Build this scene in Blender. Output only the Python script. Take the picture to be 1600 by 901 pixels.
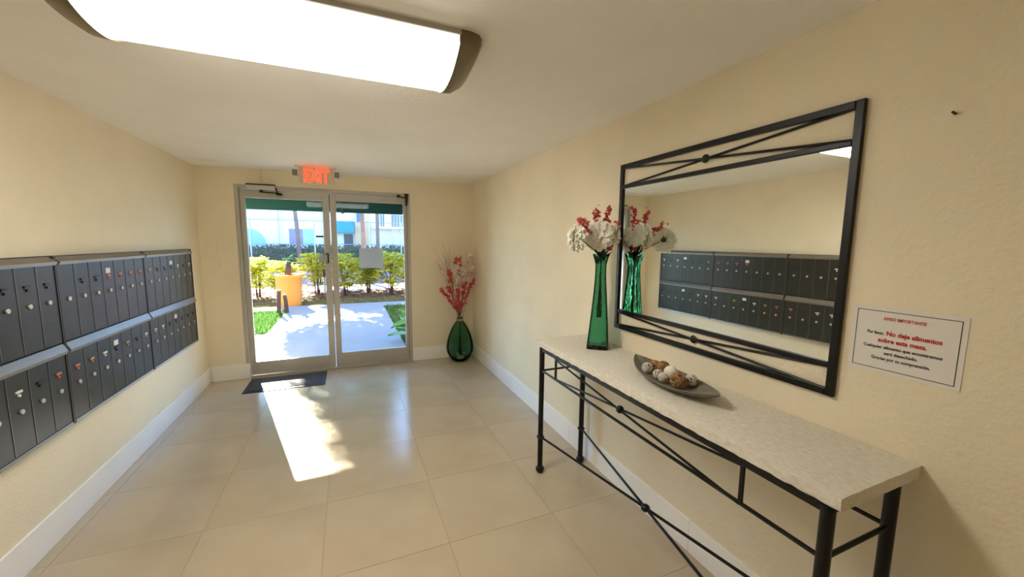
import bpy, bmesh, math, random
from mathutils import Vector, Matrix
R = random.Random(7)
PI = math.pi
for o in list(bpy.data.objects): bpy.data.objects.remove(o)
sc = bpy.context.scene
COL = sc.collection

# ------------------------------------------------------------------ camera
XL, XR, YB, H = -1.520, 1.634, 5.330, 2.440
F, YAW, PITCH, ROLL, HC = 604.997, 0.3995, -0.1183, 0.0104, 1.6407
cam = bpy.data.cameras.new('camera'); camo = bpy.data.objects.new('camera', cam); COL.objects.link(camo)
cam.sensor_width = 36; cam.lens = F * 36 / 1600; cam.clip_start = .05; cam.clip_end = 300
fw = Vector((math.sin(YAW)*math.cos(PITCH), math.cos(YAW)*math.cos(PITCH), math.sin(PITCH)))
rt = Vector((math.cos(YAW), -math.sin(YAW), 0)); up = rt.cross(fw)
r2 = rt*math.cos(ROLL) + up*math.sin(ROLL); u2 = -rt*math.sin(ROLL) + up*math.cos(ROLL)
M = Matrix((r2, u2, -fw)).transposed().to_4x4(); M.translation = Vector((0, 0, HC))
camo.matrix_world = M; sc.camera = camo

# ------------------------------------------------------------------ light
SUN_EL = math.radians(27.7)
SUN_H = Vector((-.263, .965, 0)).normalized()          # horizontal direction towards the sun
w = bpy.data.worlds.new('sky'); sc.world = w; w.use_nodes = True
nt = w.node_tree; bg = nt.nodes['Background']
sky = nt.nodes.new('ShaderNodeTexSky'); sky.sky_type = 'NISHITA'; sky.sun_disc = False
sky.sun_elevation = SUN_EL; sky.sun_rotation = math.atan2(SUN_H.x, SUN_H.y)
sky.air_density = 1.0; sky.dust_density = 0.3; sky.ozone_density = 3.0
tint = nt.nodes.new('ShaderNodeMix'); tint.data_type = 'RGBA'; tint.blend_type = 'MULTIPLY'; tint.inputs[0].default_value = 1; tint.inputs[7].default_value = (.64, .88, 1.10, 1)
nt.links.new(sky.outputs[0], tint.inputs[6]); nt.links.new(tint.outputs[2], bg.inputs[0]); bg.inputs[1].default_value = 1.25
sl = bpy.data.lights.new('sun', 'SUN'); sl.energy = 92; sl.angle = math.radians(.6); sl.color = (1, .93, .82)
slo = bpy.data.objects.new('sun', sl); COL.objects.link(slo)
tosun = (SUN_H*math.cos(SUN_EL) + Vector((0, 0, math.sin(SUN_EL))))
slo.rotation_euler = tosun.to_track_quat('Z', 'Y').to_euler(); slo.location = (-4, 20, 12)
LAMP = 16.5
vs = sc.view_settings; vs.view_transform = 'Standard'; vs.look = 'None'; vs.exposure = 0.25; vs.gamma = 1; vs.use_curve_mapping = False
sc.display_settings.display_device = 'sRGB'
try:
    sc.cycles.max_bounces = 14; sc.cycles.diffuse_bounces = 6; sc.cycles.transparent_max_bounces = 24; sc.cycles.transmission_bounces = 12
    sc.cycles.sample_clamp_indirect = 25
except Exception: pass

# ------------------------------------------------------------------ materials
def lin(r, g, b):
    f = lambda c: (c/255/12.92 if c/255 <= .04045 else ((c/255+.055)/1.055)**2.4)
    return (f(r), f(g), f(b), 1)
MATS = {}
def mat(name, rgb, rough=.6, metal=0, var=0, vscale=6, bump=0, bscale=60, rgb2=None, spec=.5, island=None, emit=None, estr=0, coords='Object', translucent=0, stretch=None, coat=0):
    m = bpy.data.materials.new(name); m.use_nodes = True; MATS[name] = m
    n = m.node_tree.nodes; L = m.node_tree.links; b = n['Principled BSDF']
    b.inputs['Base Color'].default_value = lin(*rgb); b.inputs['Roughness'].default_value = rough
    b.inputs['Metallic'].default_value = metal; b.inputs['Specular IOR Level'].default_value = spec
    b.inputs['Coat Weight'].default_value = coat; b.inputs['Coat Roughness'].default_value = .1
    tc = n.new('ShaderNodeTexCoord'); src = tc.outputs[coords]
    if coords == 'World':
        pass
    if stretch:
        mp = n.new('ShaderNodeMapping'); mp.inputs['Scale'].default_value = stretch; L.new(src, mp.inputs['Vector']); src = mp.outputs[0]
    colout = None
    if rgb2 or var:
        nz = n.new('ShaderNodeTexNoise'); nz.inputs['Scale'].default_value = vscale; nz.inputs['Detail'].default_value = 5
        L.new(src, nz.inputs['Vector'])
        rp = n.new('ShaderNodeValToRGB'); e = rp.color_ramp.elements
        c1 = lin(*rgb); c2 = lin(*rgb2) if rgb2 else tuple([x*(1-var) for x in c1[:3]]+[1])
        e[0].position = .32; e[1].position = .68; e[0].color = c2; e[1].color = c1
        L.new(nz.outputs['Fac'], rp.inputs[0]); colout = rp.outputs[0]
    if island:
        g = n.new('ShaderNodeNewGeometry'); rp = n.new('ShaderNodeValToRGB')
        e = rp.color_ramp.elements
        for i, c in enumerate(island):
            if i < 2: el = e[i]; el.position = i/(max(1, len(island)-1))
            else: el = e.new(i/(len(island)-1))
            el.color = lin(*c)
        for i, c in enumerate(island): e[i].position = i/(len(island)-1); e[i].color = lin(*c)
        L.new(g.outputs['Random Per Island'], rp.inputs[0]); colout = rp.outputs[0]
    if colout: L.new(colout, b.inputs['Base Color'])
    if bump:
        nb = n.new('ShaderNodeTexNoise'); nb.inputs['Scale'].default_value = bscale; nb.inputs['Detail'].default_value = 4
        L.new(src, nb.inputs['Vector'])
        bp = n.new('ShaderNodeBump'); bp.inputs['Strength'].default_value = bump; bp.inputs['Distance'].default_value = .004
        L.new(nb.outputs['Fac'], bp.inputs['Height']); L.new(bp.outputs[0], b.inputs['Normal'])
    if emit:
        b.inputs['Emission Color'].default_value = lin(*emit); b.inputs['Emission Strength'].default_value = estr
    if translucent:
        t = n.new('ShaderNodeBsdfTranslucent'); mx = n.new('ShaderNodeMixShader'); mx.inputs[0].default_value = translucent
        if colout: L.new(colout, t.inputs[0])
        else: t.inputs[0].default_value = lin(*rgb)
        L.new(b.outputs[0], mx.inputs[1]); L.new(t.outputs[0], mx.inputs[2]); L.new(mx.outputs[0], n['Material Output'].inputs[0])
    return m
def clear_glass(name, tint=(255, 255, 255), ior=1.45, gloss_rough=.0, extra=0.0):
    m = bpy.data.materials.new(name); m.use_nodes = True; MATS[name] = m
    n = m.node_tree.nodes; L = m.node_tree.links; n.remove(n['Principled BSDF'])
    t = n.new('ShaderNodeBsdfTransparent'); t.inputs[0].default_value = lin(*tint)
    g = n.new('ShaderNodeBsdfGlossy'); g.inputs['Roughness'].default_value = gloss_rough
    fr = n.new('ShaderNodeFresnel'); fr.inputs[0].default_value = ior
    mx = n.new('ShaderNodeMixShader')
    L.new(fr.outputs[0], mx.inputs[0]); L.new(t.outputs[0], mx.inputs[1]); L.new(g.outputs[0], mx.inputs[2])
    L.new(mx.outputs[0], n['Material Output'].inputs[0]); return m
def real_glass(name, rgb, rough=.02, ior=1.45):
    m = mat(name, rgb, rough); b = m.node_tree.nodes['Principled BSDF']
    b.inputs['Transmission Weight'].default_value = 1; b.inputs['IOR'].default_value = ior; return m

mat('wall', (237, 225, 198), .75, var=.05, vscale=2.5, bump=.55, bscale=70)
mat('wall_rough', (236, 224, 197), .8, var=.06, vscale=3, bump=.9, bscale=45)
mat('ceiling', (238, 235, 228), .85, var=.04, vscale=3, bump=.5, bscale=40)
mat('tile', (194, 180, 157), .18, rgb2=(184, 169, 144), vscale=2.2, bump=.02, bscale=8, spec=.5)
mat('grout', (150, 134, 110), .8)
mat('white_trim', (246, 243, 238), .4, var=.03)
mat('aluminium', (184, 179, 170), .42, metal=.15, bump=.05, bscale=200)
mat('silver', (196, 192, 184), .3, metal=.5)
mat('dark_metal', (48, 42, 36), .35, metal=.6)
mat('black_iron', (14, 13, 13), .38, metal=.3, bump=.15, bscale=90)
mat('brushed_nickel', (128, 116, 94), .35, metal=.85)
mat('mail_glint', (118, 117, 114), .35, metal=.5); mat('mail_paint', (56, 54, 46), .36, metal=.35, var=.12, vscale=9, bump=.05, bscale=150)  # the lighter grey paints the highlight on mailbox door edges
mat('mail_trim', (142, 132, 124), .38, metal=.5, var=.08, vscale=5)
mat('mail_dark', (20, 20, 20), .6)
mat('tag_red', (196, 110, 76), .45); mat('tag_brass', (196, 150, 82), .4, metal=.4); mat('tag_white', (226, 226, 222), .5); mat('tag_black', (16, 16, 17), .4)
mat('paper', (226, 221, 214), .7); mat('paper_back', (210, 202, 194), .8, translucent=.5)
mat('ink_red', (190, 42, 44), .7); mat('ink_black', (40, 38, 40), .7); mat('ink_green', (62, 78, 62), .7)
mat('stone', (232, 227, 214), .9, rgb2=(214, 207, 190), vscale=70, bump=1.0, bscale=110, stretch=(1.5, .6, 1.5))
mat('wood_bowl', (128, 121, 104), .7, rgb2=(100, 93, 78), vscale=9, bump=.5, bscale=40, stretch=(3, 1, 1))
mat('rattan_brown', (186, 142, 92), .7, var=.35, vscale=60); mat('rattan_white', (218, 210, 194), .7, var=.2, vscale=60)
mat('rattan_core', (110, 76, 46), .9); mat('ball_white', (232, 226, 212), .6, bump=.3, bscale=80)
gg = real_glass('green_glass', (205, 240, 226))
va_ = gg.node_tree.nodes.new('ShaderNodeVolumeAbsorption'); va_.inputs[0].default_value = (.0, .60, .44, 1); va_.inputs[1].default_value = 105; gg.node_tree.links.new(va_.outputs[0], gg.node_tree.nodes['Material Output'].inputs['Volume'])
n_ = gg.node_tree.nodes; l_ = gg.node_tree.links; tc_ = n_.new('ShaderNodeTexCoord'); mp_ = n_.new('ShaderNodeMapping'); mp_.inputs['Scale'].default_value = (30, 30, 7); nz_ = n_.new('ShaderNodeTexNoise'); nz_.inputs['Scale'].default_value = 1.2; bp_ = n_.new('ShaderNodeBump'); bp_.inputs['Strength'].default_value = .8; bp_.inputs['Distance'].default_value = .01
l_.new(tc_.outputs['Object'], mp_.inputs[0]); l_.new(mp_.outputs[0], nz_.inputs[0]); l_.new(nz_.outputs[0], bp_.inputs['Height']); l_.new(bp_.outputs[0], n_['Principled BSDF'].inputs['Normal']); 
clear_glass('bottle_glass', (206, 229, 219), 1.22)
clear_glass('pane', (246, 250, 250), 1.18)
mat('peony', (240, 236, 216), .6, island=[(252, 251, 242), (244, 240, 220), (254, 253, 248)], translucent=.1)
mat('blossom_red', (214, 86, 92), .6, island=[(222, 98, 104), (204, 70, 80), (230, 120, 120)], translucent=.2)
mat('blossom_coral', (220, 110, 90), .6, island=[(226, 120, 104), (206, 84, 76), (232, 140, 120)], translucent=.2)
mat('blossom_white', (238, 222, 206), .6, island=[(240, 226, 212), (232, 206, 190), (244, 236, 226)], translucent=.2)
mat('stem', (56, 52, 34), .6); mat('twig', (128, 108, 72), .7); mat('leaf_dark', (34, 52, 30), .5, translucent=.1)
mat('pebble', (222, 214, 190), .5, island=[(226, 218, 190), (196, 190, 160), (238, 232, 214)])
mat('rope', (160, 134, 92), .9)
mat('mat_rubber', (70, 66, 64), .95, var=.3, vscale=90, bump=1, bscale=300)
mat('exit_red', (255, 70, 40), .5, emit=(255, 60, 30), estr=2.6)
mat('exit_face', (206, 190, 170), .5); mat('white_plastic', (230, 228, 220), .5)
mat('lens_dark', (96, 92, 82), .3)
mat('diffuser', (250, 246, 236), .4, emit=(255, 249, 238), estr=LAMP)
dn = MATS['diffuser'].node_tree; gn = dn.nodes.new('ShaderNodeNewGeometry'); sx_ = dn.nodes.new('ShaderNodeSeparateXYZ'); mr_ = dn.nodes.new('ShaderNodeMapRange')
mr_.inputs['From Min'].default_value = -.35; mr_.inputs['From Max'].default_value = -.92; mr_.inputs['To Min'].default_value = .9; mr_.inputs['To Max'].default_value = LAMP
dn.links.new(gn.outputs['True Normal'], sx_.inputs[0]); dn.links.new(sx_.outputs[2], mr_.inputs[0]); dn.links.new(mr_.outputs[0], dn.nodes['Principled BSDF'].inputs['Emission Strength'])
# outside
mat('concrete', (135, 135, 137), .85, var=.08, vscale=1.2, bump=.4, bscale=40)
mat('soil', (120, 104, 70), .95, var=.4, vscale=6, bump=1, bscale=30)
mat('mulch', (150, 96, 66), .95, island=[(124, 80, 58), (92, 58, 42), (146, 108, 80)])
mat('grass', (90, 140, 50), .7, island=[(72, 112, 46), (54, 92, 36), (104, 130, 62)], translucent=.35)
mat('dry_grass', (150, 140, 84), .8, island=[(126, 118, 76), (100, 102, 58), (142, 126, 90)], translucent=.3)
mat('croton', (210, 210, 60), .5, island=[(228, 220, 80), (172, 188, 52), (238, 226, 130), (124, 154, 48), (222, 188, 82)], translucent=.55)
mat('hedge', (60, 96, 66), .7, island=[(56, 96, 66), (40, 76, 50), (84, 120, 84)], translucent=.3)
mat('tree_leaf', (70, 120, 50), .5, island=[(70, 120, 50), (50, 96, 40), (100, 150, 60)], translucent=.25)
mat('big_leaf', (128, 170, 50), .4, var=.25, vscale=9, translucent=.3)
mat('bark', (140, 126, 112), .9, var=.3, vscale=8, bump=1, bscale=20)
mat('stake_wood', (74, 56, 48), .9, var=.4, vscale=12)
mat('pot_yellow', (206, 134, 60), .6, var=.06, vscale=3)
mat('court', (170, 122, 160), .9)
mat('exterior_paint', (128, 118, 102), .9); mat('facade', (252, 250, 246), .8); mat('facade_tan', (226, 190, 150), .8); mat('facade_grey', (206, 204, 198), .8)
mat('win_blue', (96, 116, 160), .15); mat('win_cyan', (140, 200, 216), .2); mat('win_grey', (110, 120, 126), .2)
mat('frame_white', (236, 236, 236), .5)
mat('cyan_canvas', (0, 176, 206), .8, translucent=.3); mat('green_canvas', (6, 66, 60), .85, translucent=.16, var=.15, vscale=3)
mat('tube_green', (96, 150, 140), .6); mat('galvanised', (176, 178, 180), .45, metal=.6)
mat('door_dark', (40, 52, 78), .5); mat('pale_blue', (150, 196, 226), .8)

# ------------------------------------------------------------------ mesh helpers
ORG = {}
class MB:
    def __init__(s): s.v = []; s.f = []
    def add(s, vs, fs):
        k = len(s.v); s.v += [Vector(p) for p in vs]; s.f += [tuple(i+k for i in f) for f in fs]; return s
    def box(s, lo, hi):
        (a, b, c), (d, e, f) = lo, hi
        return s.add([(a,b,c),(d,b,c),(d,e,c),(a,e,c),(a,b,f),(d,b,f),(d,e,f),(a,e,f)], [(0,3,2,1),(4,5,6,7),(0,1,5,4),(1,2,6,5),(2,3,7,6),(3,0,4,7)])
    def prism(s, poly, axis, a, b):
        # poly: 2D points in the two other axes (cyclic order), extruded along axis from a to b
        def P(u, v, t):
            return {0: (t, u, v), 1: (u, t, v), 2: (u, v, t)}[axis]
        n = len(poly); vs = [P(u, v, a) for u, v in poly] + [P(u, v, b) for u, v in poly]
        return s.add(vs, [tuple(range(n))[::-1], tuple(range(n, 2*n))] + [(i, (i+1) % n, n+(i+1) % n, n+i) for i in range(n)])
    def tube(s, pts, r, n=8, cap=True):
        pts = [Vector(p) for p in pts]; m = len(pts); rs = r if isinstance(r, (list, tuple)) else [r]*m
        t0 = (pts[1]-pts[0]).normalized(); a = t0.orthogonal().normalized(); vs = []
        for i in range(m):
            t = (pts[min(i+1, m-1)]-pts[max(i-1, 0)]).normalized()
            a = (a - t*a.dot(t)).normalized(); b = t.cross(a)
            vs += [pts[i] + (a*math.cos(2*PI*k/n)+b*math.sin(2*PI*k/n))*rs[i] for k in range(n)]
        fs = [(i*n+k, i*n+(k+1) % n, (i+1)*n+(k+1) % n, (i+1)*n+k) for i in range(m-1) for k in range(n)]
        if cap: fs += [tuple(range(n))[::-1], tuple(range((m-1)*n, m*n))]
        return s.add(vs, fs)
    def lathe(s, prof, c=(0, 0, 0), n=32, close=True):
        vs = [(c[0]+r*math.cos(2*PI*k/n), c[1]+r*math.sin(2*PI*k/n), c[2]+z) for r, z in prof for k in range(n)]; m = len(prof)
        fs = [(i*n+k, i*n+(k+1) % n, (i+1)*n+(k+1) % n, (i+1)*n+k) for i in range(m-1) for k in range(n)]
        if close: fs += [tuple(range(n))[::-1], tuple(range((m-1)*n, m*n))]
        return s.add(vs, fs)
    def ball(s, c, r, n=16, m=10, sx=1, sy=1, sz=1):
        vs = [(c[0], c[1], c[2]-r*sz)]
        for i in range(1, m):
            a = -PI/2+PI*i/m
            vs += [(c[0]+r*sx*math.cos(a)*math.cos(2*PI*k/n), c[1]+r*sy*math.cos(a)*math.sin(2*PI*k/n), c[2]+r*sz*math.sin(a)) for k in range(n)]
        vs.append((c[0], c[1], c[2]+r*sz)); t = len(vs)-1
        fs = [(0, 1+(k+1) % n, 1+k) for k in range(n)]
        fs += [(1+(i-1)*n+k, 1+(i-1)*n+(k+1) % n, 1+i*n+(k+1) % n, 1+i*n+k) for i in range(1, m-1) for k in range(n)]
        fs += [(1+(m-2)*n+k, 1+(m-2)*n+(k+1) % n, t) for k in range(n)]
        return s.add(vs, fs)
    def leaf(s, p, d, nrm, ln, wd, bend=.15):
        p = Vector(p); d = Vector(d).normalized(); nrm = Vector(nrm); sd = d.cross(nrm)
        if sd.length < 1e-4: sd = d.orthogonal()
        sd.normalize(); u = sd.cross(d)
        m = p+d*ln*.5+u*ln*bend; e = p+d*ln
        return s.add([p, m+sd*wd*.5, e, m-sd*wd*.5], [(0, 1, 2), (0, 2, 3)])
    def build(s, name, material, parent=None, smooth=False, bevel=0, org=None, fixn=False):
        o0 = Vector(org) if org is not None else (ORG.get(parent.name, Vector()) if parent else Vector())
        base = ORG.get(parent.name, Vector()) if parent else Vector()
        me = bpy.data.meshes.new(name); me.from_pydata([tuple(v-o0) for v in s.v], [], s.f); me.update()
        if fixn:
            bm = bmesh.new(); bm.from_mesh(me); bmesh.ops.recalc_face_normals(bm, faces=bm.faces); bm.to_mesh(me); bm.free()
        if smooth is True:
            me.shade_smooth()
        elif smooth:
            me.shade_smooth(); me.set_sharp_from_angle(angle=math.radians(smooth))
        me.materials.append(MATS[material])
        ob = bpy.data.objects.new(name, me); COL.objects.link(ob)
        ob.location = o0-base
        if parent: ob.parent = parent
        ORG[ob.name] = o0
        if bevel:
            md = ob.modifiers.new('bevel', 'BEVEL'); md.width = bevel; md.segments = 2; md.limit_method = 'ANGLE'; md.angle_limit = math.radians(40)
        return ob
def tag(o, label=None, cat=None, group=None, kind=None):
    if label: o['label'] = label
    if cat: o['category'] = cat
    if group: o['group'] = group
    if kind: o['kind'] = kind
    return o
def thing(name, loc, label=None, cat=None, group=None, kind=None):
    o = bpy.data.objects.new(name, None); COL.objects.link(o); o.location = loc; o.empty_display_size = .1
    ORG[o.name] = Vector(loc); return tag(o, label, cat, group, kind)
def copy_part(o, parent, loc=None):
    c = o.copy(); COL.objects.link(c); c.parent = parent
    if loc is not None: c.location = loc
    ORG[c.name] = ORG.get(parent.name, Vector())+Vector(c.location) if parent else Vector(c.location)
    return c
def text_mesh(txt, size, align='CENTER', bold=0):
    cu = bpy.data.curves.new('lettering', 'FONT'); cu.body = txt; cu.size = size; cu.align_x = align; cu.offset = bold; cu.extrude = .0003
    cu.resolution_u = 3
    to = bpy.data.objects.new('lettering', cu); COL.objects.link(to)
    dg = bpy.context.evaluated_depsgraph_get(); me = bpy.data.meshes.new_from_object(to.evaluated_get(dg))
    bpy.data.objects.remove(to); bpy.data.curves.remove(cu); return me
def place_text(txt, size, origin, ax, ay, material, parent, name='lettering', align='CENTER', bold=0, squash=1):
    me = text_mesh(txt, size, align, bold); ax = Vector(ax); ay = Vector(ay); az = ax.cross(ay)
    wv = [v.co.x for v in me.vertices]; width = max(wv)-min(wv)
    M3 = Matrix((ax*squash, ay, az)).transposed()
    off = Vector(origin)-ORG.get(parent.name, Vector())
    for v in me.vertices: v.co = M3 @ v.co + off
    me.materials.clear(); me.materials.append(MATS[material]); me.update()
    ob = bpy.data.objects.new(name, me); COL.objects.link(ob); ob.parent = parent; return ob, width

# ------------------------------------------------------------------ room shell
YN = -1.7; T = .2
f = MB().box((XL-T, YN-T, -.12), (XR+T, YB+T, -.0015)).build('floor', 'grout'); tag(f, kind='structure')
tag(MB().box((XL-T, YN-T, H), (XR+T, YB+T, H+.15)).build('ceiling', 'ceiling'), kind='structure')
tag(MB().box((XL-T, YN-T, 0), (XL, YB+T, H)).build('wall_left', 'wall'), kind='structure')
tag(MB().box((XR, YN-T, 0), (XR+T, YB+T, H)).build('wall_right', 'wall_rough'), kind='structure')
tag(MB().box((XL, YN-T, 0), (XR, YN, H)).build('wall_near', 'wall'), kind='structure')
DL, DR, DT = -1.166, .773, 2.263
tag(MB().box((XL, YB, 0), (DL, YB+T, H)).box((DR, YB, 0), (XR, YB+T, H)).box((DL, YB, DT), (DR, YB+T, H)).build('wall_far', 'wall'), kind='structure')
# floor tiles, each its own piece
px_, py_ = .635, .610; g = .0022
xs = [.455+px_*k for k in range(-4, 3)]; ys = [1.92+py_*k for k in range(-6, 7)]
xs = sorted([XL]+[x for x in xs if XL+.02 < x < XR-.02]+[XR]); ys = sorted([YN]+[y for y in ys if YN+.02 < y < YB]+[YB+.0])
proto = {}
for i in range(len(xs)-1):
    for j in range(len(ys)-1):
        a, b, c, d = xs[i]+g/2, xs[i+1]-g/2, ys[j]+g/2, ys[j+1]-g/2
        key = (round(b-a, 4), round(d-c, 4))
        if key not in proto:
            o = MB().box((a, c, -.0015), (b, d, 0)).build('tile', 'tile', f, org=(a, c, 0)); proto[key] = o
        else:
            copy_part(proto[key], f, (a, c, 0))
# baseboards
HB, BT = .180, .012
def skirting(name, segs, axis, wallpos, sgn):
    p = thing(name, (0, 0, 0), kind='structure')
    for a, b in segs:
        lo, hi = sorted((wallpos, wallpos+sgn*BT))
        if axis == 1: m = MB().box((lo, a+.001, 0), (hi, b-.001, HB))
        else: m = MB().box((a+.001, lo, 0), (b-.001, hi, HB))
        m.build('skirting_board', 'white_trim', p, bevel=.003)
def chop(a, b, step, ph):
    pts = [a]; y = ph
    while y < b-.05:
        if y > a+.05: pts.append(y)
        y += step
    pts.append(b); return list(zip(pts[:-1], pts[1:]))
skirting('baseboard_right', chop(YN, YB-BT, 1.22, 2.60-1.22*4), 1, XR, -1)
skirting('baseboard_left', chop(YN, YB-BT, 2.44, 2.30-2.44*3), 1, XL, 1)
skirting('baseboard_far', [(XL+BT, DL+.04), (DR-.0, XR-BT)], 0, YB, -1)

# ------------------------------------------------------------------ glass double door
fr = thing('trim_1', (DL, YB, 0), kind='structure')
y0, y1 = YB+.004, YB+.11
MB().box((DL, y0, 0), (DL+.040, y1, DT)).build('jamb', 'aluminium', fr, bevel=.004)
MB().box((DR-.038, y0, 0), (DR, y1, DT)).build('jamb', 'aluminium', fr, bevel=.004)
MB().box((DL+.04, y0, DT-.040), (DR-.038, y1, DT)).build('header', 'aluminium', fr, bevel=.004)
MB().box((DL+.04, y0, 0), (DR-.038, y1+.05, .018)).build('threshold', 'aluminium', fr, bevel=.004)
def leaf_door(name, a, b, ga, gb, g0, g1, lab):
    d = thing(name, (a, YB+.03, .02), kind='structure'); d['label'] = lab
    u, v = YB+.028, YB+.072; t = 2.217
    MB().box((a, u, .024), (ga, v, t)).build('stile', 'aluminium', d, bevel=.003)
    MB().box((gb, u, .024), (b, v, t)).build('stile', 'aluminium', d, bevel=.003)
    MB().box((ga, u, g1), (gb, v, t)).build('top_rail', 'aluminium', d, bevel=.003)
    MB().box((ga, u, .024), (gb, v, g0)).build('bottom_rail', 'aluminium', d, bevel=.003)
    MB().box((ga-.003, u+.019, g0-.003), (gb+.003, u+.025, g1+.003)).build('pane', 'pane', d)
    return d
dl_ = leaf_door('door_1', -1.122, -.199, -1.072, -.272, .182, 2.122, 'grey aluminium framed glass door leaf with lock plate and black latch')
dr_ = leaf_door('door_2', -.189, .731, -.122, .692, .196, 2.130, 'grey aluminium framed glass door leaf with paper notice')
lk = MB().box((-.345, YB+.074, 1.372), (-.215, YB+.085, 1.470)).build('lock_plate', 'aluminium', dl_, bevel=.003)
MB().box((-.240, YB+.006, 1.360), (-.226, YB+.028, 1.480)).box((-.262, YB+.006, 1.468), (-.226, YB+.026, 1.482)).box((-.258, YB+.010, 1.360), (-.226, YB+.026, 1.369)).build('latch', 'black_iron', dl_, bevel=.002)
MB().tube([(-.236, YB+.028, 1.515), (-.236, YB+.016, 1.515)], .011, 14).build('lock_cylinder', 'silver', dl_, smooth=40)
MB().tube([(-.292, YB+.074, 1.27), (-.292, YB+.10, 1.265), (-.292, YB+.118, 1.23), (-.292, YB+.118, 1.02), (-.292, YB+.10, .985), (-.292, YB+.074, .98)], .012, 10).build('pull_handle', 'aluminium', dl_, smooth=40)
MB().box((-.305, YB+.010, 1.19), (-.272, YB+.028, 1.285)).build('paddle', 'lens_dark', dl_, bevel=.004)
for q, r in [((-.155, YB+.026, 1.20), .006), ((-.165, YB+.026, 1.12), .006)]:
    MB().tube([(q[0], q[1], q[2]), (q[0], q[1]+.004, q[2])], r, 10).build('screw_cover', 'tag_white', dr_)
# left closer: body on the header, arm to the leaf
cl = MB().box((-1.035, YB-.052, 2.208), (-.755, YB+.004, 2.266)).build('door_closer', 'silver', fr, bevel=.006)
MB().box((-1.038, YB-.056, 2.258), (-.752, YB+.002, 2.272)).build('closer_cap', 'black_iron', cl, bevel=.002)
MB().tube([(-.895, YB-.03, 2.214), (-.895, YB-.03, 2.178)], .018, 12).build('closer_pinion', 'black_iron', cl, smooth=40)
MB().tube([(-.895, YB-.03, 2.184), (-.74, YB-.045, 2.178), (-.70, YB+.02, 2.176)], .007, 6).tube([(-.745, YB-.044, 2.236), (-.735, YB-.03, 2.184)], .008, 6).build('closer_arm', 'dark_metal', cl)
MB().box((-.755, YB+.002, 2.160), (-.690, YB+.0279, 2.180)).build('closer_shoe', 'dark_metal', cl, bevel=.002)
# right hand bracket and arm at the corner of the header
br = MB().prism([(.70, 2.258), (.748, 2.258), (.748, 2.20), (.735, 2.10), (.715, 2.10), (.712, 2.20)], 1, YB-.024, YB+.006).build('door_bracket', 'dark_metal', fr, bevel=.004)
MB().tube([(.722, YB-.022, 2.205), (.69, YB-.03, 2.205), (.62, YB-.03, 2.222)], .009, 8).box((.605, YB-.036, 2.205), (.645, YB+.004, 2.238)).build('bracket_arm', 'dark_metal', br)
# notices on the panes
tag(MB().box((.128, YB+.0535, 1.290), (.420, YB+.0545, 1.548)).build('paper_notice', 'paper_back'), 'blank grey paper notice taped outside on the right door pane', 'notice')
tag(MB().box((-.362, YB+.0455, 1.678), (-.276, YB+.0465, 1.700)).build('sticker_strip', 'tag_black'), 'narrow black sticker strip on the left door pane', 'sticker')
tag(MB().tube([(-.088, YB+.0455, 1.545), (-.088, YB+.0465, 1.545)], .016, 16).build('round_sticker', 'tag_white'), 'small round white sticker on the glass of the notice door', 'sticker')

# small fixtures on the far wall and ceiling
tag(MB().tube([(-.892, YB-.010, DT+.008), (-.892, YB-.010, H)], .010, 10).build('conduit_pipe', 'wall', smooth=40), 'thin cream painted conduit from ceiling to door closer', 'pipe')
for (a, b, c, d), lab in (((-1.478, -1.356, 1.472, 1.612), 'larger cream painted blank wall plate beside the door'), ((-1.420, -1.338, 1.318, 1.446), 'smaller cream painted blank wall plate beside the door')):
    p = thing('wall_plate', ((a+b)/2, YB, c), lab, 'wall plate')
    MB().box((a, YB-.008, c), (b, YB, d)).build('plate', 'wall', p, bevel=.003)
    MB().tube([((a+b)/2, YB-.010, (c+d)/2), ((a+b)/2, YB-.007, (c+d)/2)], .004, 8).build('screw', 'wall', p)
p = tag(MB().box((-1.375, 4.93, H-.008), (-1.225, 5.05, H)).build('ceiling_plate', 'ceiling', bevel=.003), 'small white blank cover plate on ceiling near the corner', 'cover plate')
tag(MB().tube([(XR, .584, 2.023), (XR-.018, .584, 2.026)], .0035, 8).build('wall_nail', 'dark_metal'), 'tiny dark nail in the cream wall above the paper sign', 'nail')

# exit sign with two emergency lamp heads
ex = thing('exit_sign', (-.293, 4.88, H), 'lit red EXIT sign with twin emergency lamps on the ceiling', 'exit sign')
a, b, c, d = -.462, -.122, 2.255, H
MB().box((a, 4.855, c), (b, 4.905, d-.012)).build('housing', 'exit_face', ex, bevel=.006)
MB().box((-.50, 4.84, d-.012), (-.085, 4.92, d)).build('canopy', 'white_plastic', ex, bevel=.004)
place_text('EXIT', .200, ((a+b)/2, 4.8535, c+.022), (1, 0, 0), (0, 0, 1), 'exit_red', ex, 'letters', bold=.008, squash=.62)
for sx, x in ((-1, -.497), (1, -.087)):
    h = MB().box((x-.032, 4.83, 2.325), (x+.032, 4.90, 2.405)).build('lamp_head', 'white_plastic', ex, bevel=.008)
    MB().box((x-.024, 4.826, 2.330), (x+.024, 4.831, 2.392)).build('lamp_lens', 'lens_dark', h)
    for k in range(1, 3):
        MB().box((x-.024+.016*k-.001, 4.8235, 2.330), (x-.024+.016*k+.001, 4.827, 2.392)).build('lens_rib', 'white_plastic', h)
    MB().tube([(x-sx*.03, 4.865, 2.365), (a if sx < 0 else b, 4.87, 2.365)], .010, 8).build('swivel', 'white_plastic', ex)
    MB().prism([(x-.026, 2.318), (x+.026, 2.306), (x+.026, 2.312), (x-.026, 2.324)], 1, 4.83, 4.88).build('lamp_bracket', 'white_plastic', ex)

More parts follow.
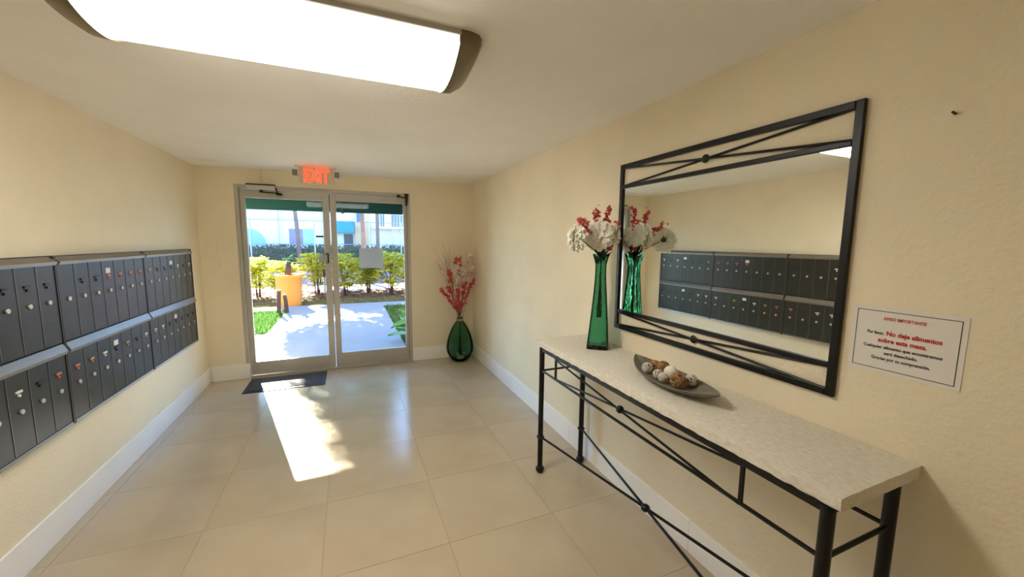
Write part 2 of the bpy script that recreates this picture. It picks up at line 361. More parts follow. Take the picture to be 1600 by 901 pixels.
# ------------------------------------------------------------------ ceiling light
lt = thing('ceiling_light', (-.15, 1.765, H), 'long curved white diffuser ceiling light with brushed metal end caps', 'ceiling light')
def bow(x, hw, drop, yc=1.765, side=.022, n=14):
    pts = []
    for k in range(n+1):
        t = -1+2*k/n; pts.append((x, yc+t*hw, H-side-drop*(1-abs(t)**2.2)))
    return pts
def bow_loft(sts):
    m = MB(); n = 14; rows = []
    for x, hw, drop, side in sts:
        r = bow(x, hw, drop, side=side, n=n); rows.append([(x, 1.765-hw, H)]+r+[(x, 1.765+hw, H)])
    k = len(rows[0]); vs = [p for r in rows for p in r]
    fs = [(i*k+j, i*k+j+1, (i+1)*k+j+1, (i+1)*k+j) for i in range(len(rows)-1) for j in range(k-1)]
    fs += [tuple(range(k)), tuple(range((len(rows)-1)*k, len(rows)*k))[::-1]]
    return m.add(vs, fs)
bow_loft([(-.735, .235, .072, .048), (.425, .235, .072, .048)]).build('diffuser', 'diffuser', lt, smooth=50, fixn=True)
MB().box((-.735, 1.522, H-.020), (.425, 1.529, H-.002)).build('side_rail', 'aluminium', lt)
MB().box((-.735, 2.001, H-.020), (.425, 2.008, H-.002)).build('side_rail', 'aluminium', lt)
for s, xa in ((1, .420), (-1, -.730)):
    st = [(xa, .240, .078, .050), (xa+s*.045, .238, .075, .049), (xa+s*.080, .226, .060, .040), (xa+s*.100, .200, .036, .024), (xa+s*.106, .17, .015, .010)]
    bow_loft(st).build('end_cap', 'brushed_nickel', lt, smooth=50, fixn=True)

# ------------------------------------------------------------------ mailboxes
# codes for each door, door-corner end first: w white tag, r red, b brass, k black, n none; capital = white paper square too
UY = [4.940, 3.935, 2.930]       # far edge of each unit
UW = 1.003; DP = .1405
CODES = {(0, 1): 'wkwKkkb', (1, 1): 'rrrRkkn', (2, 1): 'kkkwnkN', (0, 0): 'kkkKkww', (1, 0): 'wkbKwbr', (2, 0): 'rkwwbkk'}
PLACE = ['nearest the glass door', 'in the middle of the bank', 'farthest from the glass door']
dproto = {}
def dpart(key, fn, parent, loc):
    if key not in dproto:
        o = fn(); o.parent = parent; o.location = loc; dproto[key] = o; return o
    c = dproto[key].copy(); COL.objects.link(c); c.parent = parent; c.location = loc; return c
def P0(m, name, material, **k): return m.build(name, material, None, **k)
for col in range(3):
    for row in (1, 0):
        ya = UY[col]-UW; yb = UY[col]; za, zb = ((1.055, 1.541) if row else (.580, 1.054))
        un = thing('mailbox_unit', (XL, ya, za), '%s charcoal mailbox unit of seven doors %s' % ('upper' if row else 'lower', PLACE[col]), 'mailbox', 'wall mailboxes')
        dz0, dz1 = (1.060, 1.496) if row else (.600, .998)
        MB().box((XL, ya, za), (XL+.018, yb, zb)).build('back_box', 'mail_dark', un)
        MB().box((XL, ya, za), (XL+.036, ya+.010, zb-.002)).build('side_frame', 'mail_paint', un, bevel=.001)
        MB().box((XL, yb-.010, za), (XL+.036, yb, zb-.002)).build('side_frame', 'mail_paint', un, bevel=.001)
        MB().prism([(XL, za), (XL+.036, za), (XL+.032, dz0-.004), (XL+.018, dz0-.004)], 1, ya+.010, yb-.010).build('bottom_lip', 'mail_trim' if not row else 'mail_paint', un)
        hx = .014 if row else .030
        hood = MB().prism([(XL, zb), (XL+hx, zb), (XL+.050, dz1+.014), (XL+.050, dz1+.004), (XL+.018, dz1+.004)], 1, ya+.010, yb-.010).build('hood', 'mail_trim', un)
        MB().box((XL+.020, ya+.010, dz1-.004), (XL+.044, yb-.010, dz1+.0035)).build('hood_lip', 'mail_trim', hood)
        for k in range(7):
            yc = yb-.0105-DP*(k+.5); code = CODES[(col, row)][k]
            hd = (dz1-dz0)
            dk = dpart(('door', row), lambda: P0(MB().box((0, -.0698, 0), (.014, .0698, hd)), 'door', 'mail_paint', bevel=.0012), un, (.018, yc-ya, dz0-za))
            dpart(('edge', row), lambda: P0(MB().box((0, -.0698, .004), (.0022, -.0665, hd-.004)), 'edge_glint', 'mail_glint'), dk, (.014, 0, 0))  # thin lighter strip, a painted highlight along the hinged door edge
            zl = (1.295 if row else .802)-dz0; zt = zl+.100
            dpart('lock', lambda: P0(MB().tube([(0, 0, 0), (.009, 0, 0)], .0125, 14), 'lock', 'silver', smooth=40, bevel=.002), dk, (.014, 0, zl))
            mk = {'w': 'tag_white', 'r': 'tag_red', 'b': 'tag_brass', 'k': 'tag_black', 'n': 'tag_black'}[code.lower()]
            if code.lower() != 'n':
                dpart(('tag', mk), lambda: P0(MB().box((0, -.020, -.006), (.006, .020, .006)), 'name_slot', mk, bevel=.001), dk, (.014, 0, zt))
                dpart(('dot', mk), lambda: P0(MB().tube([(0, 0, 0), (.007, 0, 0)], .007, 10), 'key_slot', mk), dk, (.014, -.002, zt-.018))
            if code.isupper():
                dpart('square', lambda: P0(MB().box((0, -.026, -.017), (.0015, .026, .017)), 'paper_label', 'tag_white'), dk, (.014, 0, zt+.032))

# ------------------------------------------------------------------ wall mirror
MY0, MY1, MZ0, MZ1 = .798, 2.074, 1.088, 2.135
GZ0, GZ1 = 1.215, 1.985; fx0, fx1 = XR-.018, XR-.001; B = .028
mr = thing('wall_mirror', (XR, (MY0+MY1)/2, MZ0), 'rectangular mirror in black iron frame with crossed rods above console table', 'mirror')
MB().box((fx0, MY0, MZ0), (fx1, MY0+B, MZ1)).build('side_bar', 'black_iron', mr, bevel=.003)
MB().box((fx0, MY1-B, MZ0), (fx1, MY1, MZ1)).build('side_bar', 'black_iron', mr, bevel=.003)
for z in (MZ0, MZ1-B):
    MB().box((fx0, MY0+B, z), (fx1, MY1-B, z+B)).build('outer_rail', 'black_iron', mr, bevel=.003)
for z in (GZ0-.022, GZ1):
    MB().box((fx0+.002, MY0+B, z), (fx1, MY1-B, z+.022)).build('inner_rail', 'black_iron', mr, bevel=.003)
gm = bpy.data.materials.new('mirror_silver'); gm.use_nodes = True; MATS['mirror_silver'] = gm
bb = gm.node_tree.nodes['Principled BSDF']; bb.inputs['Base Color'].default_value = (.86, .88, .84, 1); bb.inputs['Metallic'].default_value = 1; bb.inputs['Roughness'].default_value = .0
MB().box((XR-.006, MY0+B-.004, GZ0-.004), (XR-.001, MY1-B+.004, GZ1+.004)).build('mirror_glass', 'mirror_silver', mr)
xm = (fx0+fx1)/2
for z0, z1 in ((GZ1+.018, MZ1-B+.004), (MZ0+B-.004, GZ0-.018)):
    zm = (z0+z1)/2; ym = (MY0+MY1)/2
    MB().tube([(xm-.003, MY0+B, z0), (xm-.003, MY1-B, z1)], .0058, 8).build('cross_rod', 'black_iron', mr, smooth=40)
    MB().tube([(xm+.003, MY0+B, z1), (xm+.003, MY1-B, z0)], .0058, 8).build('cross_rod', 'black_iron', mr, smooth=40)
    MB().ball((xm, ym, zm), .021, 16, 10, sx=.40).build('knot', 'black_iron', mr, smooth=True)

# ------------------------------------------------------------------ console table
ZT, TH = .961, .041; TX0, TX1, TY0, TY1 = 1.206, XR-.003, .548, 2.410
tb = thing('console_table', (1.42, 1.48, 0), 'long console table with pale rough stone top and black iron frame', 'console table')
def stone_slab():
    bm = bmesh.new(); nx, ny, nz = 20, 88, 3; rr = random.Random(3)
    vd = {}
    def V(i, j, k):
        if (i, j, k) in vd: return vd[(i, j, k)]
        x = TX0+(TX1-TX0)*i/nx; y = TY0+(TY1-TY0)*j/ny; z = ZT-TH+TH*k/nz
        e = 0
        if i == 0: x += rr.uniform(-.0010, .0022)
        if j == 0: y += rr.uniform(-.0005, .0008)
        if j == ny: y -= rr.uniform(-.0005, .0008)
        if k == nz and 0 < i < nx: z += rr.uniform(-.0008, .0003)
        if k == nz and i == 0: z -= rr.uniform(.001, .0045); x += rr.uniform(0, .0025)
        if k == 0 and i == 0: z += rr.uniform(0, .004)
        vd[(i, j, k)] = bm.verts.new((x-1.42, y-1.48, z)); return vd[(i, j, k)]
    for j in range(ny):
        for i in range(nx):
            bm.faces.new((V(i, j, nz), V(i+1, j, nz), V(i+1, j+1, nz), V(i, j+1, nz)))
            bm.faces.new((V(i, j, 0), V(i, j+1, 0), V(i+1, j+1, 0), V(i+1, j, 0)))
        for k in range(nz):
            bm.faces.new((V(0, j, k), V(0, j, k+1), V(0, j+1, k+1), V(0, j+1, k)))
            bm.faces.new((V(nx, j, k), V(nx, j+1, k), V(nx, j+1, k+1), V(nx, j, k+1)))
    for i in range(nx):
        for k in range(nz):
            bm.faces.new((V(i, 0, k), V(i+1, 0, k), V(i+1, 0, k+1), V(i, 0, k+1)))
            bm.faces.new((V(i, ny, k), V(i, ny, k+1), V(i+1, ny, k+1), V(i+1, ny, k)))
    me = bpy.data.meshes.new('stone_top'); bm.to_mesh(me); bm.free(); me.materials.append(MATS['stone'])
    o = bpy.data.objects.new('stone_top', me); COL.objects.link(o); o.parent = tb
stone_slab()
LX0, LX1, LY0, LY1 = 1.216, 1.556, .580, 2.330; LR = .0185; ZU = ZT-TH; ZL = .755; ZC = .268
for x in (LX0, LX1):
    for y in (LY0, LY1):
        l = MB().lathe([(LR, .045), (LR, ZU-.001)], (x, y, 0), 20).build('leg', 'black_iron', tb, smooth=40)
        MB().lathe([(LR, -.010), (LR+.007, -.005), (LR+.010, 0), (LR+.007, .005), (LR, .010)], (x, y, ZC), 20).build('collar', 'black_iron', l, smooth=True)
        MB().lathe([(.010, 0), (.024, .006), (.031, .022), (.029, .036), (.021, .047), (LR, .050)], (x, y, 0), 20).build('foot', 'black_iron', l, smooth=60)
for x in (LX0, LX1):
    MB().box((x-.008, LY0, ZU-.026), (x+.012, LY1, ZU-.001)).build('top_rail', 'black_iron', tb, bevel=.002)
    MB().tube([(x, LY0, ZL), (x, LY1, ZL)], .0075, 8).build('lower_rod', 'black_iron', tb, smooth=40)
for y in (LY0, LY1):
    MB().box((LX0+LR*.6, y-.008, ZU-.026), (LX1-LR*.6, y+.008, ZU-.001)).build('end_rail', 'black_iron', tb, bevel=.002)
    MB().tube([(LX0, y, ZL), (LX1, y, ZL)], .0075, 8).build('end_rod', 'black_iron', tb, smooth=40)
VY0, VY1 = .835, 2.135
for y in (VY0, VY1):
    MB().box((LX0-.006, y-.006, ZL), (LX0+.006, y+.006, ZU-.026)).build('upright', 'black_iron', tb)
MB().tube([(LX0-.005, VY0, ZL), (LX0-.005, VY1, ZU-.03)], .0058, 8).build('cross_rod', 'black_iron', tb, smooth=40)
MB().tube([(LX0+.005, VY0, ZU-.03), (LX0+.005, VY1, ZL)], .0058, 8).build('cross_rod', 'black_iron', tb, smooth=40)
MB().ball((LX0, (VY0+VY1)/2, (ZL+ZU-.03)/2), .020, 16, 10).build('knot', 'black_iron', tb, smooth=True)
MB().tube([(LX0, LY1, ZC), (LX1, LY0, ZC)], .0075, 8).build('stretcher', 'black_iron', tb, smooth=40)
MB().tube([(LX1, LY1, ZC), (LX0, LY0, ZC)], .0075, 8).build('stretcher', 'black_iron', tb, smooth=40)
MB().ball(((LX0+LX1)/2, (LY0+LY1)/2, ZC), .024, 16, 10, sz=.8).build('knot', 'black_iron', tb, smooth=True)

# ------------------------------------------------------------------ paper sign
sg = thing('paper_sign', (XR, .632, 1.22), 'laminated white paper notice AVISO IMPORTANTE taped to the right wall', 'sign')
SY0, SY1, SZ0, SZ1 = .494, .771, 1.219, 1.439; sx = XR-.002
MB().box((sx, SY0, SZ0), (XR, SY1, SZ1)).build('sheet', 'paper', sg)
i = .012; t = .0022
for a, b, c, d in ((SY0+i, SY1-i, SZ0+i, SZ0+i+t), (SY0+i, SY1-i, SZ1-i-t, SZ1-i), (SY0+i, SY0+i+t, SZ0+i, SZ1-i), (SY1-i-t, SY1-i, SZ0+i, SZ1-i)):
    MB().box((sx-.0005, a, c), (sx, b, d)).build('border_line', 'ink_green', sg)
AX, AY = (0, -1, 0), (0, 0, 1); yc = (SY0+SY1)/2
def line(parts, z):
    x = -sum(p[3] for p in parts)/2
    for txt, size, m, wdt, bold in parts:
        if not txt: x += wdt; continue
        me = text_mesh(txt, size, 'LEFT', bold); xs_ = [v.co.x for v in me.vertices]; real = max(xs_)-min(xs_); bpy.data.meshes.remove(me)
        place_text(txt, size, (sx-.0006, yc-x, z), AX, AY, m, sg, 'lettering', 'LEFT', bold, squash=(wdt*.97)/real); x += wdt
line([('AVISO IMPORTANTE', .0145, 'ink_red', .108, .0003)], 1.398)
line([('Por favor,', .0150, 'ink_black', .046, .0003), ('', 0, '', .005, 0), ('No deje alimentos', .0200, 'ink_red', .136, .0007)], 1.348)
line([('sobre esta mesa.', .0200, 'ink_red', .124, .0007)], 1.3235)
line([('Cualquier alimento que encontremos', .0145, 'ink_black', .200, .0003)], 1.302)
line([('será desechado.', .0145, 'ink_black', .086, .0003)], 1.283)
line([('Gracias por su comprensión.', .0145, 'ink_black', .150, .0003)], 1.264)

# ------------------------------------------------------------------ doormat
mt = thing('doormat', (-.70, 5.02, 0), 'dark rubber edged doormat lying inside the glass door', 'doormat')
MB().box((-1.105, 4.775, 0), (-.300, 5.265, .008)).build('rubber_edge', 'mail_dark', mt, bevel=.003)
MB().box((-1.065, 4.812, .006), (-.340, 5.228, .012)).build('pile', 'mat_rubber', mt, bevel=.002)

# ------------------------------------------------------------------ flowers: builders
def curve(a, b, c, n=8):
    a, b, c = Vector(a), Vector(b), Vector(c)
    return [a*(1-t)**2+b*2*t*(1-t)+c*t*t for t in [i/n for i in range(n+1)]]
def blossom_cloud(m, pts, count, spread, size, rr):
    for _ in range(count):
        t = rr.random()*(len(pts)-1); i = min(int(t), len(pts)-2); p = pts[i].lerp(pts[i+1], t-i)
        q = p+Vector((rr.uniform(-1, 1), rr.uniform(-1, 1), rr.uniform(-1, 1)))*spread
        ax = Vector((rr.uniform(-1, 1), rr.uniform(-1, 1), rr.uniform(-.3, 1))).normalized(); u = ax.orthogonal().normalized(); v = ax.cross(u)
        s = size*rr.uniform(.75, 1.25)*.95
        for k in range(5):
            a = 2*PI*k/5+rr.random()*.3; d = (u*math.cos(a)+v*math.sin(a))+ax*.35
            m.leaf(q, d, ax, s, s*.85, .12)
def spray(name, base, ctrl, tip, t0, t1, n, spread, size, petal, label, group, rr, stemr=.0022, leaves=0, hang=None):
    o = thing(name, base, label, 'flower', group)
    nk = Vector(NECK); pts = [Vector(base).lerp(nk, t/4) for t in range(4)]+curve(nk, ctrl, tip, 10)
    MB().tube(pts, [stemr*(1-.5*i/14) for i in range(15)], 6).build('stem', 'stem', o, smooth=True)
    seg = pts[int(t0*14):int(t1*14)+1]
    m = MB(); blossom_cloud(m, seg, n, spread, size, rr); tag(m.build('blossoms', petal, o), kind='stuff')
    if leaves:
        m = MB()
        for _ in range(leaves):
            p = pts[rr.randint(6, 12)]; m.leaf(p, (rr.uniform(-1, 1), rr.uniform(-1, 1), rr.uniform(-.2, .8)), (rr.uniform(-.3, .3), .2, 1), rr.uniform(.03, .045), .018)
        m.build('leaves', 'leaf_dark', o)
    return o
def peony(base, ctrl, head, face, rad, label, rr, group='white peonies in the tall green vase'):
    o = thing('peony', base, label, 'flower', group)
    face = Vector(face).normalized(); head = Vector(head)
    pts = [Vector(base).lerp(Vector(NECK), t/4) for t in range(4)]+curve(NECK, ctrl, head-face*rad*.5, 8); MB().tube(pts, .003, 6).build('stem', 'stem', o, smooth=True)
    u = face.orthogonal().normalized(); v = face.cross(u); m = MB()
    for ring, (cnt, el, r) in enumerate([(6, 80, .50), (9, 66, .62), (12, 50, .74), (14, 34, .86), (16, 18, .95), (16, 2, 1.0), (16, -14, .98), (14, -30, .9)]):
        for k in range(cnt):
            a = 2*PI*(k+.5*(ring % 2))/cnt+rr.uniform(-.12, .12); e = math.radians(el+rr.uniform(-7, 7))
            rd = u*math.cos(a)+v*math.sin(a); out = rd*math.cos(e)+face*math.sin(e); tang = face.cross(rd)
            L = rad*r*rr.uniform(.9, 1.08); wd = rad*(.26+.035*ring); cup = (face*math.cos(e)-rd*math.sin(e))
            st = head-face*rad*.35; rows = []
            for i, (tt, ww) in enumerate([(.15, .25), (.55, .85), (.85, 1.0), (1.0, .72)]):
                c = st+out*L*1.25*tt+cup*(L*.22*math.sin(tt*PI*.9))
                rows.append([c+tang*wd*.5*ww*s_+cup*(.07*L*abs(s_))+out*(rr.uniform(-.07, .07)*L if i == 3 else 0)+cup*(rr.uniform(-.06, .06)*L) for s_ in (-1, -.33, .33, 1)])
            vs = [p for r_ in rows for p in r_]
            m.add(vs, [(i*4+j, i*4+j+1, (i+1)*4+j+1, (i+1)*4+j) for i in range(3) for j in range(3)])
    m.build('petals', 'peony', o, smooth=True)
    cm = MB()
    for k in range(5):
        a = 2*PI*k/5; rd = u*math.cos(a)+v*math.sin(a); cm.leaf(head-face*rad*.55, rd+face*.1, face, rad*.36, rad*.22, -.05)
    cm.build('sepals', 'leaf_dark', o)
    return o

# ------------------------------------------------------------------ tall green vase on the table
VC = Vector((1.494, 2.073, ZT)); VROT = math.atan2(-.095, .113)
vz = thing('tall_glass_vase', VC, 'tall twisted square green glass vase on stone console table', 'vase')
def sqring(z, half, rot, star=0, n=24, rad=.28):
    out = []
    for k in range(n):
        a = 2*PI*k/n; c, s_ = math.cos(a), math.sin(a)
        sq = 1/max(abs(c), abs(s_)); r = half*(sq*(1-rad)+1.08*rad)
        r *= 1+star*max(0, math.cos(4*(a-PI/4)))
        x, y = r*c, r*s_
        out.append((VC.x+x*math.cos(rot)-y*math.sin(rot), VC.y+x*math.sin(rot)+y*math.cos(rot), VC.z+z+star*.05*max(0, math.cos(4*(a-PI/4)))))
    return out
def vase_mesh(off, z0, close_bottom=True, flip=False):
    rings = []
    prof = [(0, .070), (.03, .0685), (.12, .062), (.25, .0515), (.37, .042), (.46, .036), (.51, .0345), (.55, .036), (.585, .042), (.605, .047)]
    for z, hfw in prof:
        zz = max(z, z0); rings.append(sqring(zz, hfw-off, VROT+.12*math.sin(z*4), star=(0 if z < .55 else .16*(z-.55)/.055), rad=.12))
    n = 24; m = MB(); vs = [p for r in rings for p in r]
    fs = [(i*n+k, i*n+(k+1) % n, (i+1)*n+(k+1) % n, (i+1)*n+k) for i in range(len(rings)-1) for k in range(n)]+[tuple(range(n))[::-1]]
    if flip: fs = [f_[::-1] for f_ in fs]
    return m.add(vs, fs), len(rings), n
mo, nr, n = vase_mesh(0, 0); mi, _, _ = vase_mesh(.009, .028, flip=True)
k0 = len(mo.v); mo.add(mi.v, mi.f); top = (nr-1)*n
mo.f += [(top+k, top+(k+1) % n, k0+top+(k+1) % n, k0+top+k) for k in range(n)]
mo.build('body', 'green_glass', vz, smooth=35)
NECK = VC+Vector((0, 0, .585)); rr = random.Random(11); G1 = 'red blossom sprays in the tall green vase'
vb = VC+Vector((0, 0, .20)); neck = VC+Vector((0, 0, .64))
peony(vb+Vector((-.008, 0, 0)), neck, (1.438, 2.030, 1.688), (-.62, -.78, .05), .078, 'large white peony facing the room, in the tall vase', rr)
peony(vb+Vector((-.012, .006, 0)), neck+Vector((-.05, 0, 0)), (1.262, 2.035, 1.671), (-.95, .30, .05), .070, 'white peony turned sideways, reaching farthest from the mirror', rr)
peony(vb+Vector((.008, 0, 0)), neck, (1.530, 2.130, 1.668), (.55, .80, .10), .066, 'white peony at the back of the tall vase bunch', rr)
peony(vb+Vector((.010, -.006, 0)), neck, (1.556, 2.010, 1.695), (.75, -.62, .05), .058, 'white peony pressed close to the mirror', rr)
spray('blossom_spray', vb, neck, (1.428, 2.050, 1.860), .68, 1, 80, .017, .014, 'blossom_red', 'upright pink red blossom spray rising behind the large peony', G1, rr)
spray('blossom_spray', vb+Vector((.004, .004, 0)), neck+Vector((.01, 0, 0)), (1.530, 2.060, 1.868), .66, 1, 90, .017, .014, 'blossom_red', 'upright pink red blossom spray beside the mirror frame', G1, rr)
spray('blossom_spray', vb+Vector((-.004, .004, 0)), neck+Vector((-.04, 0, .06)), (1.288, 2.025, 1.782), .72, 1, 44, .015, .014, 'blossom_red', 'short pink red blossom spray leaning over the sideways peony', G1, rr, leaves=2)
spray('blossom_spray', vb+Vector((.004, -.004, 0)), neck+Vector((.04, -.05, .02)), (1.575, 2.020, 1.772), .55, 1, 60, .016, .014, 'blossom_red', 'low pink red blossom spray touching the mirror frame', G1, rr, leaves=3)
spray('blossom_spray', vb+Vector((.002, -.002, 0)), neck+Vector((-.03, .05, .10)), (1.40, 2.15, 1.80), .70, 1, 26, .013, .014, 'blossom_red', 'pink red blossom spray bending away behind the bunch', G1, rr)
m = MB(); lv = thing('vase_greenery', neck, 'dark green leaves at the mouth of the tall green vase', 'leaves')
for k in range(34):
    a = rr.uniform(0, 2*PI); m.leaf(neck+Vector((rr.uniform(-.02, .02), rr.uniform(-.02, .02), rr.uniform(-.10, .02))), (math.cos(a)*.7, math.sin(a)*.7, rr.uniform(.5, 1.4)), (0, 0, 1), rr.uniform(.06, .10), .024)
m.build('foliage', 'leaf_dark', lv)
MB().tube([neck-Vector((0, 0, .3)), neck+Vector((0, 0, .04))], .006, 6).build('stem', 'stem', lv)

# ------------------------------------------------------------------ leaf shaped bowl and balls
BC = Vector((1.425, 1.375, ZT)); BANG = math.radians(82.5)      # long axis direction
ca, sa = math.cos(BANG), math.sin(BANG)
def bw(u, v, z): return (BC.x+u*ca-v*sa, BC.y+u*sa+v*ca, BC.z+z)
bl = thing('leaf_bowl', BC, 'long grey carved wooden leaf shaped bowl on stone table top', 'bowl')
def bowl_mesh():
    nu, nv = 28, 10; top = []; bot = []
    for i in range(nu+1):
        u = -1+2*i/nu; wd = .112*(1-abs(u)**2.1)**.85+.0015; rim = .036+.030*abs(u)**2.2; base = .004+.058*abs(u)**3
        for j in range(nv+1):
            t = -1+2*j/nv; z = base+.006+(rim-base-.006)*abs(t)**2.2
            if u > .6 and t > .5: z += .012*(u-.6)
            top.append(bw(u*.300, t*wd, z)); bot.append(bw(u*.303, t*wd*(1.0+.03), max(.0, z-.008 if abs(t) < .99 else z-.002)))
    n1 = len(top); k = nv+1
    fs = [(i*k+j, (i+1)*k+j, (i+1)*k+j+1, i*k+j+1) for i in range(nu) for j in range(nv)]
    fb = [tuple(x+n1 for x in f_[::-1]) for f_ in fs]
    side = []
    for i in range(nu):
        for j in (0, nv): side.append((i*k+j, (i+1)*k+j, n1+(i+1)*k+j, n1+i*k+j))
    for j in range(nv):
        for i in (0, nu): side.append((i*k+j, i*k+j+1, n1+i*k+j+1, n1+i*k+j))
    return MB().add(top+bot, fs+fb+side)
bowl_mesh().build('dish', 'wood_bowl', bl, smooth=50, fixn=True)
def wicker(c, r, material, label, rr, strands=26, tr=.0017):
    m = MB(); c = Vector(c)
    for _ in range(strands):
        ax = Vector((rr.gauss(0, 1), rr.gauss(0, 1), rr.gauss(0, 1))).normalized(); u = ax.orthogonal().normalized(); v = ax.cross(u)
        ph = rr.uniform(0, 6); q = rr.uniform(.94, 1.0); sh = rr.uniform(-.35, .35); k = math.sqrt(1-sh*sh)
        m.tube([c+(u*math.cos(a)*k+v*math.sin(a)*k+ax*sh)*(r-tr)*(q+.02*math.sin(3*a+ph)) for a in [2*PI*i/16 for i in range(17)]], tr, 5, cap=False)
    o = thing('wicker_ball', c-Vector((0, 0, r)), label, 'decor ball', 'balls in the leaf bowl')
    m.build('weave', material, o, smooth=True)
    MB().ball(c, r*.80, 12, 8).build('core', 'rattan_core' if 'brown' in material else 'wood_bowl', o, smooth=True)
def bp(u, v, r): return bw(u, v, r+.014+.10*abs(v)**1.3*1.0)
wicker(bp(.168, -.030, .028), .028, 'rattan_brown', 'small dark brown wicker ball at the narrow bowl end', rr)
wicker(bp(.108, -.036, .034), .034, 'rattan_brown', 'brown wicker ball between the dark ball and white ball', rr)
wicker(bp(.135, .040, .0285), .0285, 'rattan_white', 'whitewashed wicker ball beside the brown balls', rr)
wo = MB().ball(bp(.030, -.022, .034), .034, 24, 16).build('white_ball', 'ball_white', smooth=True, org=bp(.030, -.022, 0)); tag(wo, 'smooth white ball in the middle of the leaf bowl', 'decor ball', 'balls in the leaf bowl')
wicker(bp(.050, .038, .0245), .0245, 'rattan_white', 'small white wicker ball touching the smooth white ball', rr)
wicker(bp(-.002, .046, .025), .025, 'rattan_white', 'small white wicker ball with wide gaps near the bowl rim', rr, 16, .0028)
wicker(bp(-.075, .020, .037), .037, 'rattan_brown', 'large tan wicker ball beside a white wicker ball', rr)
wicker(bp(-.080, -.050, .030), .030, 'rattan_white', 'white wicker ball behind the large tan ball', rr)

# ------------------------------------------------------------------ floor vase in the corner
FC = Vector((1.385, 5.125, 0))
fv = thing('floor_vase', FC, 'large green glass bottle vase standing on floor in the corner', 'vase')
prof = [(.085, 0), (.105, .008), (.150, .065), (.183, .135), (.188, .20), (.176, .28), (.150, .37), (.112, .46), (.070, .53), (.042, .565), (.036, .60), (.040, .615)]
inner = [(r-.004, z+(.006 if i < 2 else 0)) for i, (r, z) in enumerate(prof)]
MB().lathe(prof+inner[::-1], FC, 40, close=False).add([], []).build('bottle', 'bottle_glass', fv, smooth=60)
MB().lathe([(.084, .001), (.084, .012)], FC, 32).build('glass_base', 'leaf_dark', fv)
MB().lathe([(.044, .56), (.047, .567), (.047, .588), (.041, .596)], FC, 20, close=False).build('neck_band', 'rope', fv, smooth=True)
for k in range(9):
    a = rr.uniform(0, 6.28); q = rr.uniform(.02, .075)
    o = MB().ball(FC+Vector((q*math.cos(a), q*math.sin(a), .040+.022*(k % 3))), rr.uniform(.022, .030), 10, 7, sz=.75).build('pebble', 'pebble', smooth=True); o.location = (0, 0, 0)
    tag(o, 'pale pebble lying in the bottom of the green bottle vase', 'pebble', 'pebbles in the floor vase')
NECK = FC+Vector((0, 0, .61)); G2 = 'flower sprays in the floor vase'; nb = FC+Vector((0, 0, .70)); fb0 = FC+Vector((0, 0, .08))
def fs(tip, mid, petal, lab, t0, n=40, spread=.024, size=.026, leaves=0):
    spray('blossom_spray', fb0+Vector((rr.uniform(-.02, .02), rr.uniform(-.02, .02), 0)), NECK.lerp(Vector(tip), .5)+Vector((0, 0, .05)), tip, t0, 1, n, spread, size, petal, lab, G2, rr, .0035, leaves)
fs((1.115, 5.09, 1.02), 0, 'blossom_red', 'red blossom spray leaning furthest towards the glass door', .50, 70, .022, .022, 3)
fs((1.20, 5.04, 1.06), 0, 'blossom_red', 'red blossom spray just inside the furthest leaning one', .48, 60, .022, .022)
fs((1.325, 5.00, 1.02), 0, 'blossom_red', 'short red blossom spray low in front of the bunch', .44, 64, .022, .022)
fs((1.43, 5.00, 1.10), 0, 'blossom_red', 'red blossom spray standing upright in bunch centre', .44, 74, .022, .022)
fs((1.555, 5.05, 1.13), 0, 'blossom_red', 'red blossom spray leaning towards the right wall', .50, 70, .022, .022, 3)
fs((1.36, 5.12, 1.42), 0, 'blossom_coral', 'coral blossom spray at the top of the bunch', .82, 80, .038, .026)
fs((1.23, 5.14, 1.26), 0, 'blossom_coral', 'coral blossom spray behind the pale blossoms', .84, 40, .030, .024)
fs((1.33, 5.04, 1.33), 0, 'blossom_white', 'pale pink blossom spray in the middle of the bunch', .70, 90, .038, .028)
fs((1.43, 5.06, 1.27), 0, 'blossom_white', 'pale pink blossom spray right beside the coral top', .76, 60, .032, .028)
fs((1.555, 5.10, 1.45), 0, 'blossom_white', 'tall white blossom spray by the right wall corner', .78, 64, .030, .028)
fs((1.09, 5.14, 1.38), 0, 'blossom_white', 'sparse white blossom spray reaching towards the door', .84, 26, .020, .024)
fs((1.19, 5.18, 1.50), 0, 'blossom_white', 'sparse tall white blossom spray among the curly twigs', .84, 26, .020, .024)
def twig(tip, mid, lab):
    o = thing('curly_twig', nb-Vector((0, 0, .3)), lab, 'twig', 'curly twigs in the floor vase')
    pts = curve(nb-Vector((0, 0, .3)), nb+Vector(mid), tip, 22)
    pts = [p+Vector((math.sin(i*.9+tip[0]*40)*.016, math.cos(i*.8)*.01, 0))*(max(0, i-6)/16) for i, p in enumerate(pts)]
    MB().tube(pts, [.0032*(1-.6*i/22) for i in range(23)], 5).build('branch', 'twig', o, smooth=True)
for i, tm in enumerate([((1.05, 5.15, 1.56), (-.05, 0, .25)), ((1.19, 5.2, 1.60), (-.02, 0, .3)), ((1.25, 5.18, 1.58), (0, 0, .3)), ((1.50, 5.16, 1.52), (.05, 0, .15)), ((1.605, 5.10, 1.56), (.12, 0, .25)), ((1.15, 5.15, 1.48), (-.04, .02, .2))]):
    twig(tm[0], tm[1], 'thin brown curly twig rising from the green bottle vase')

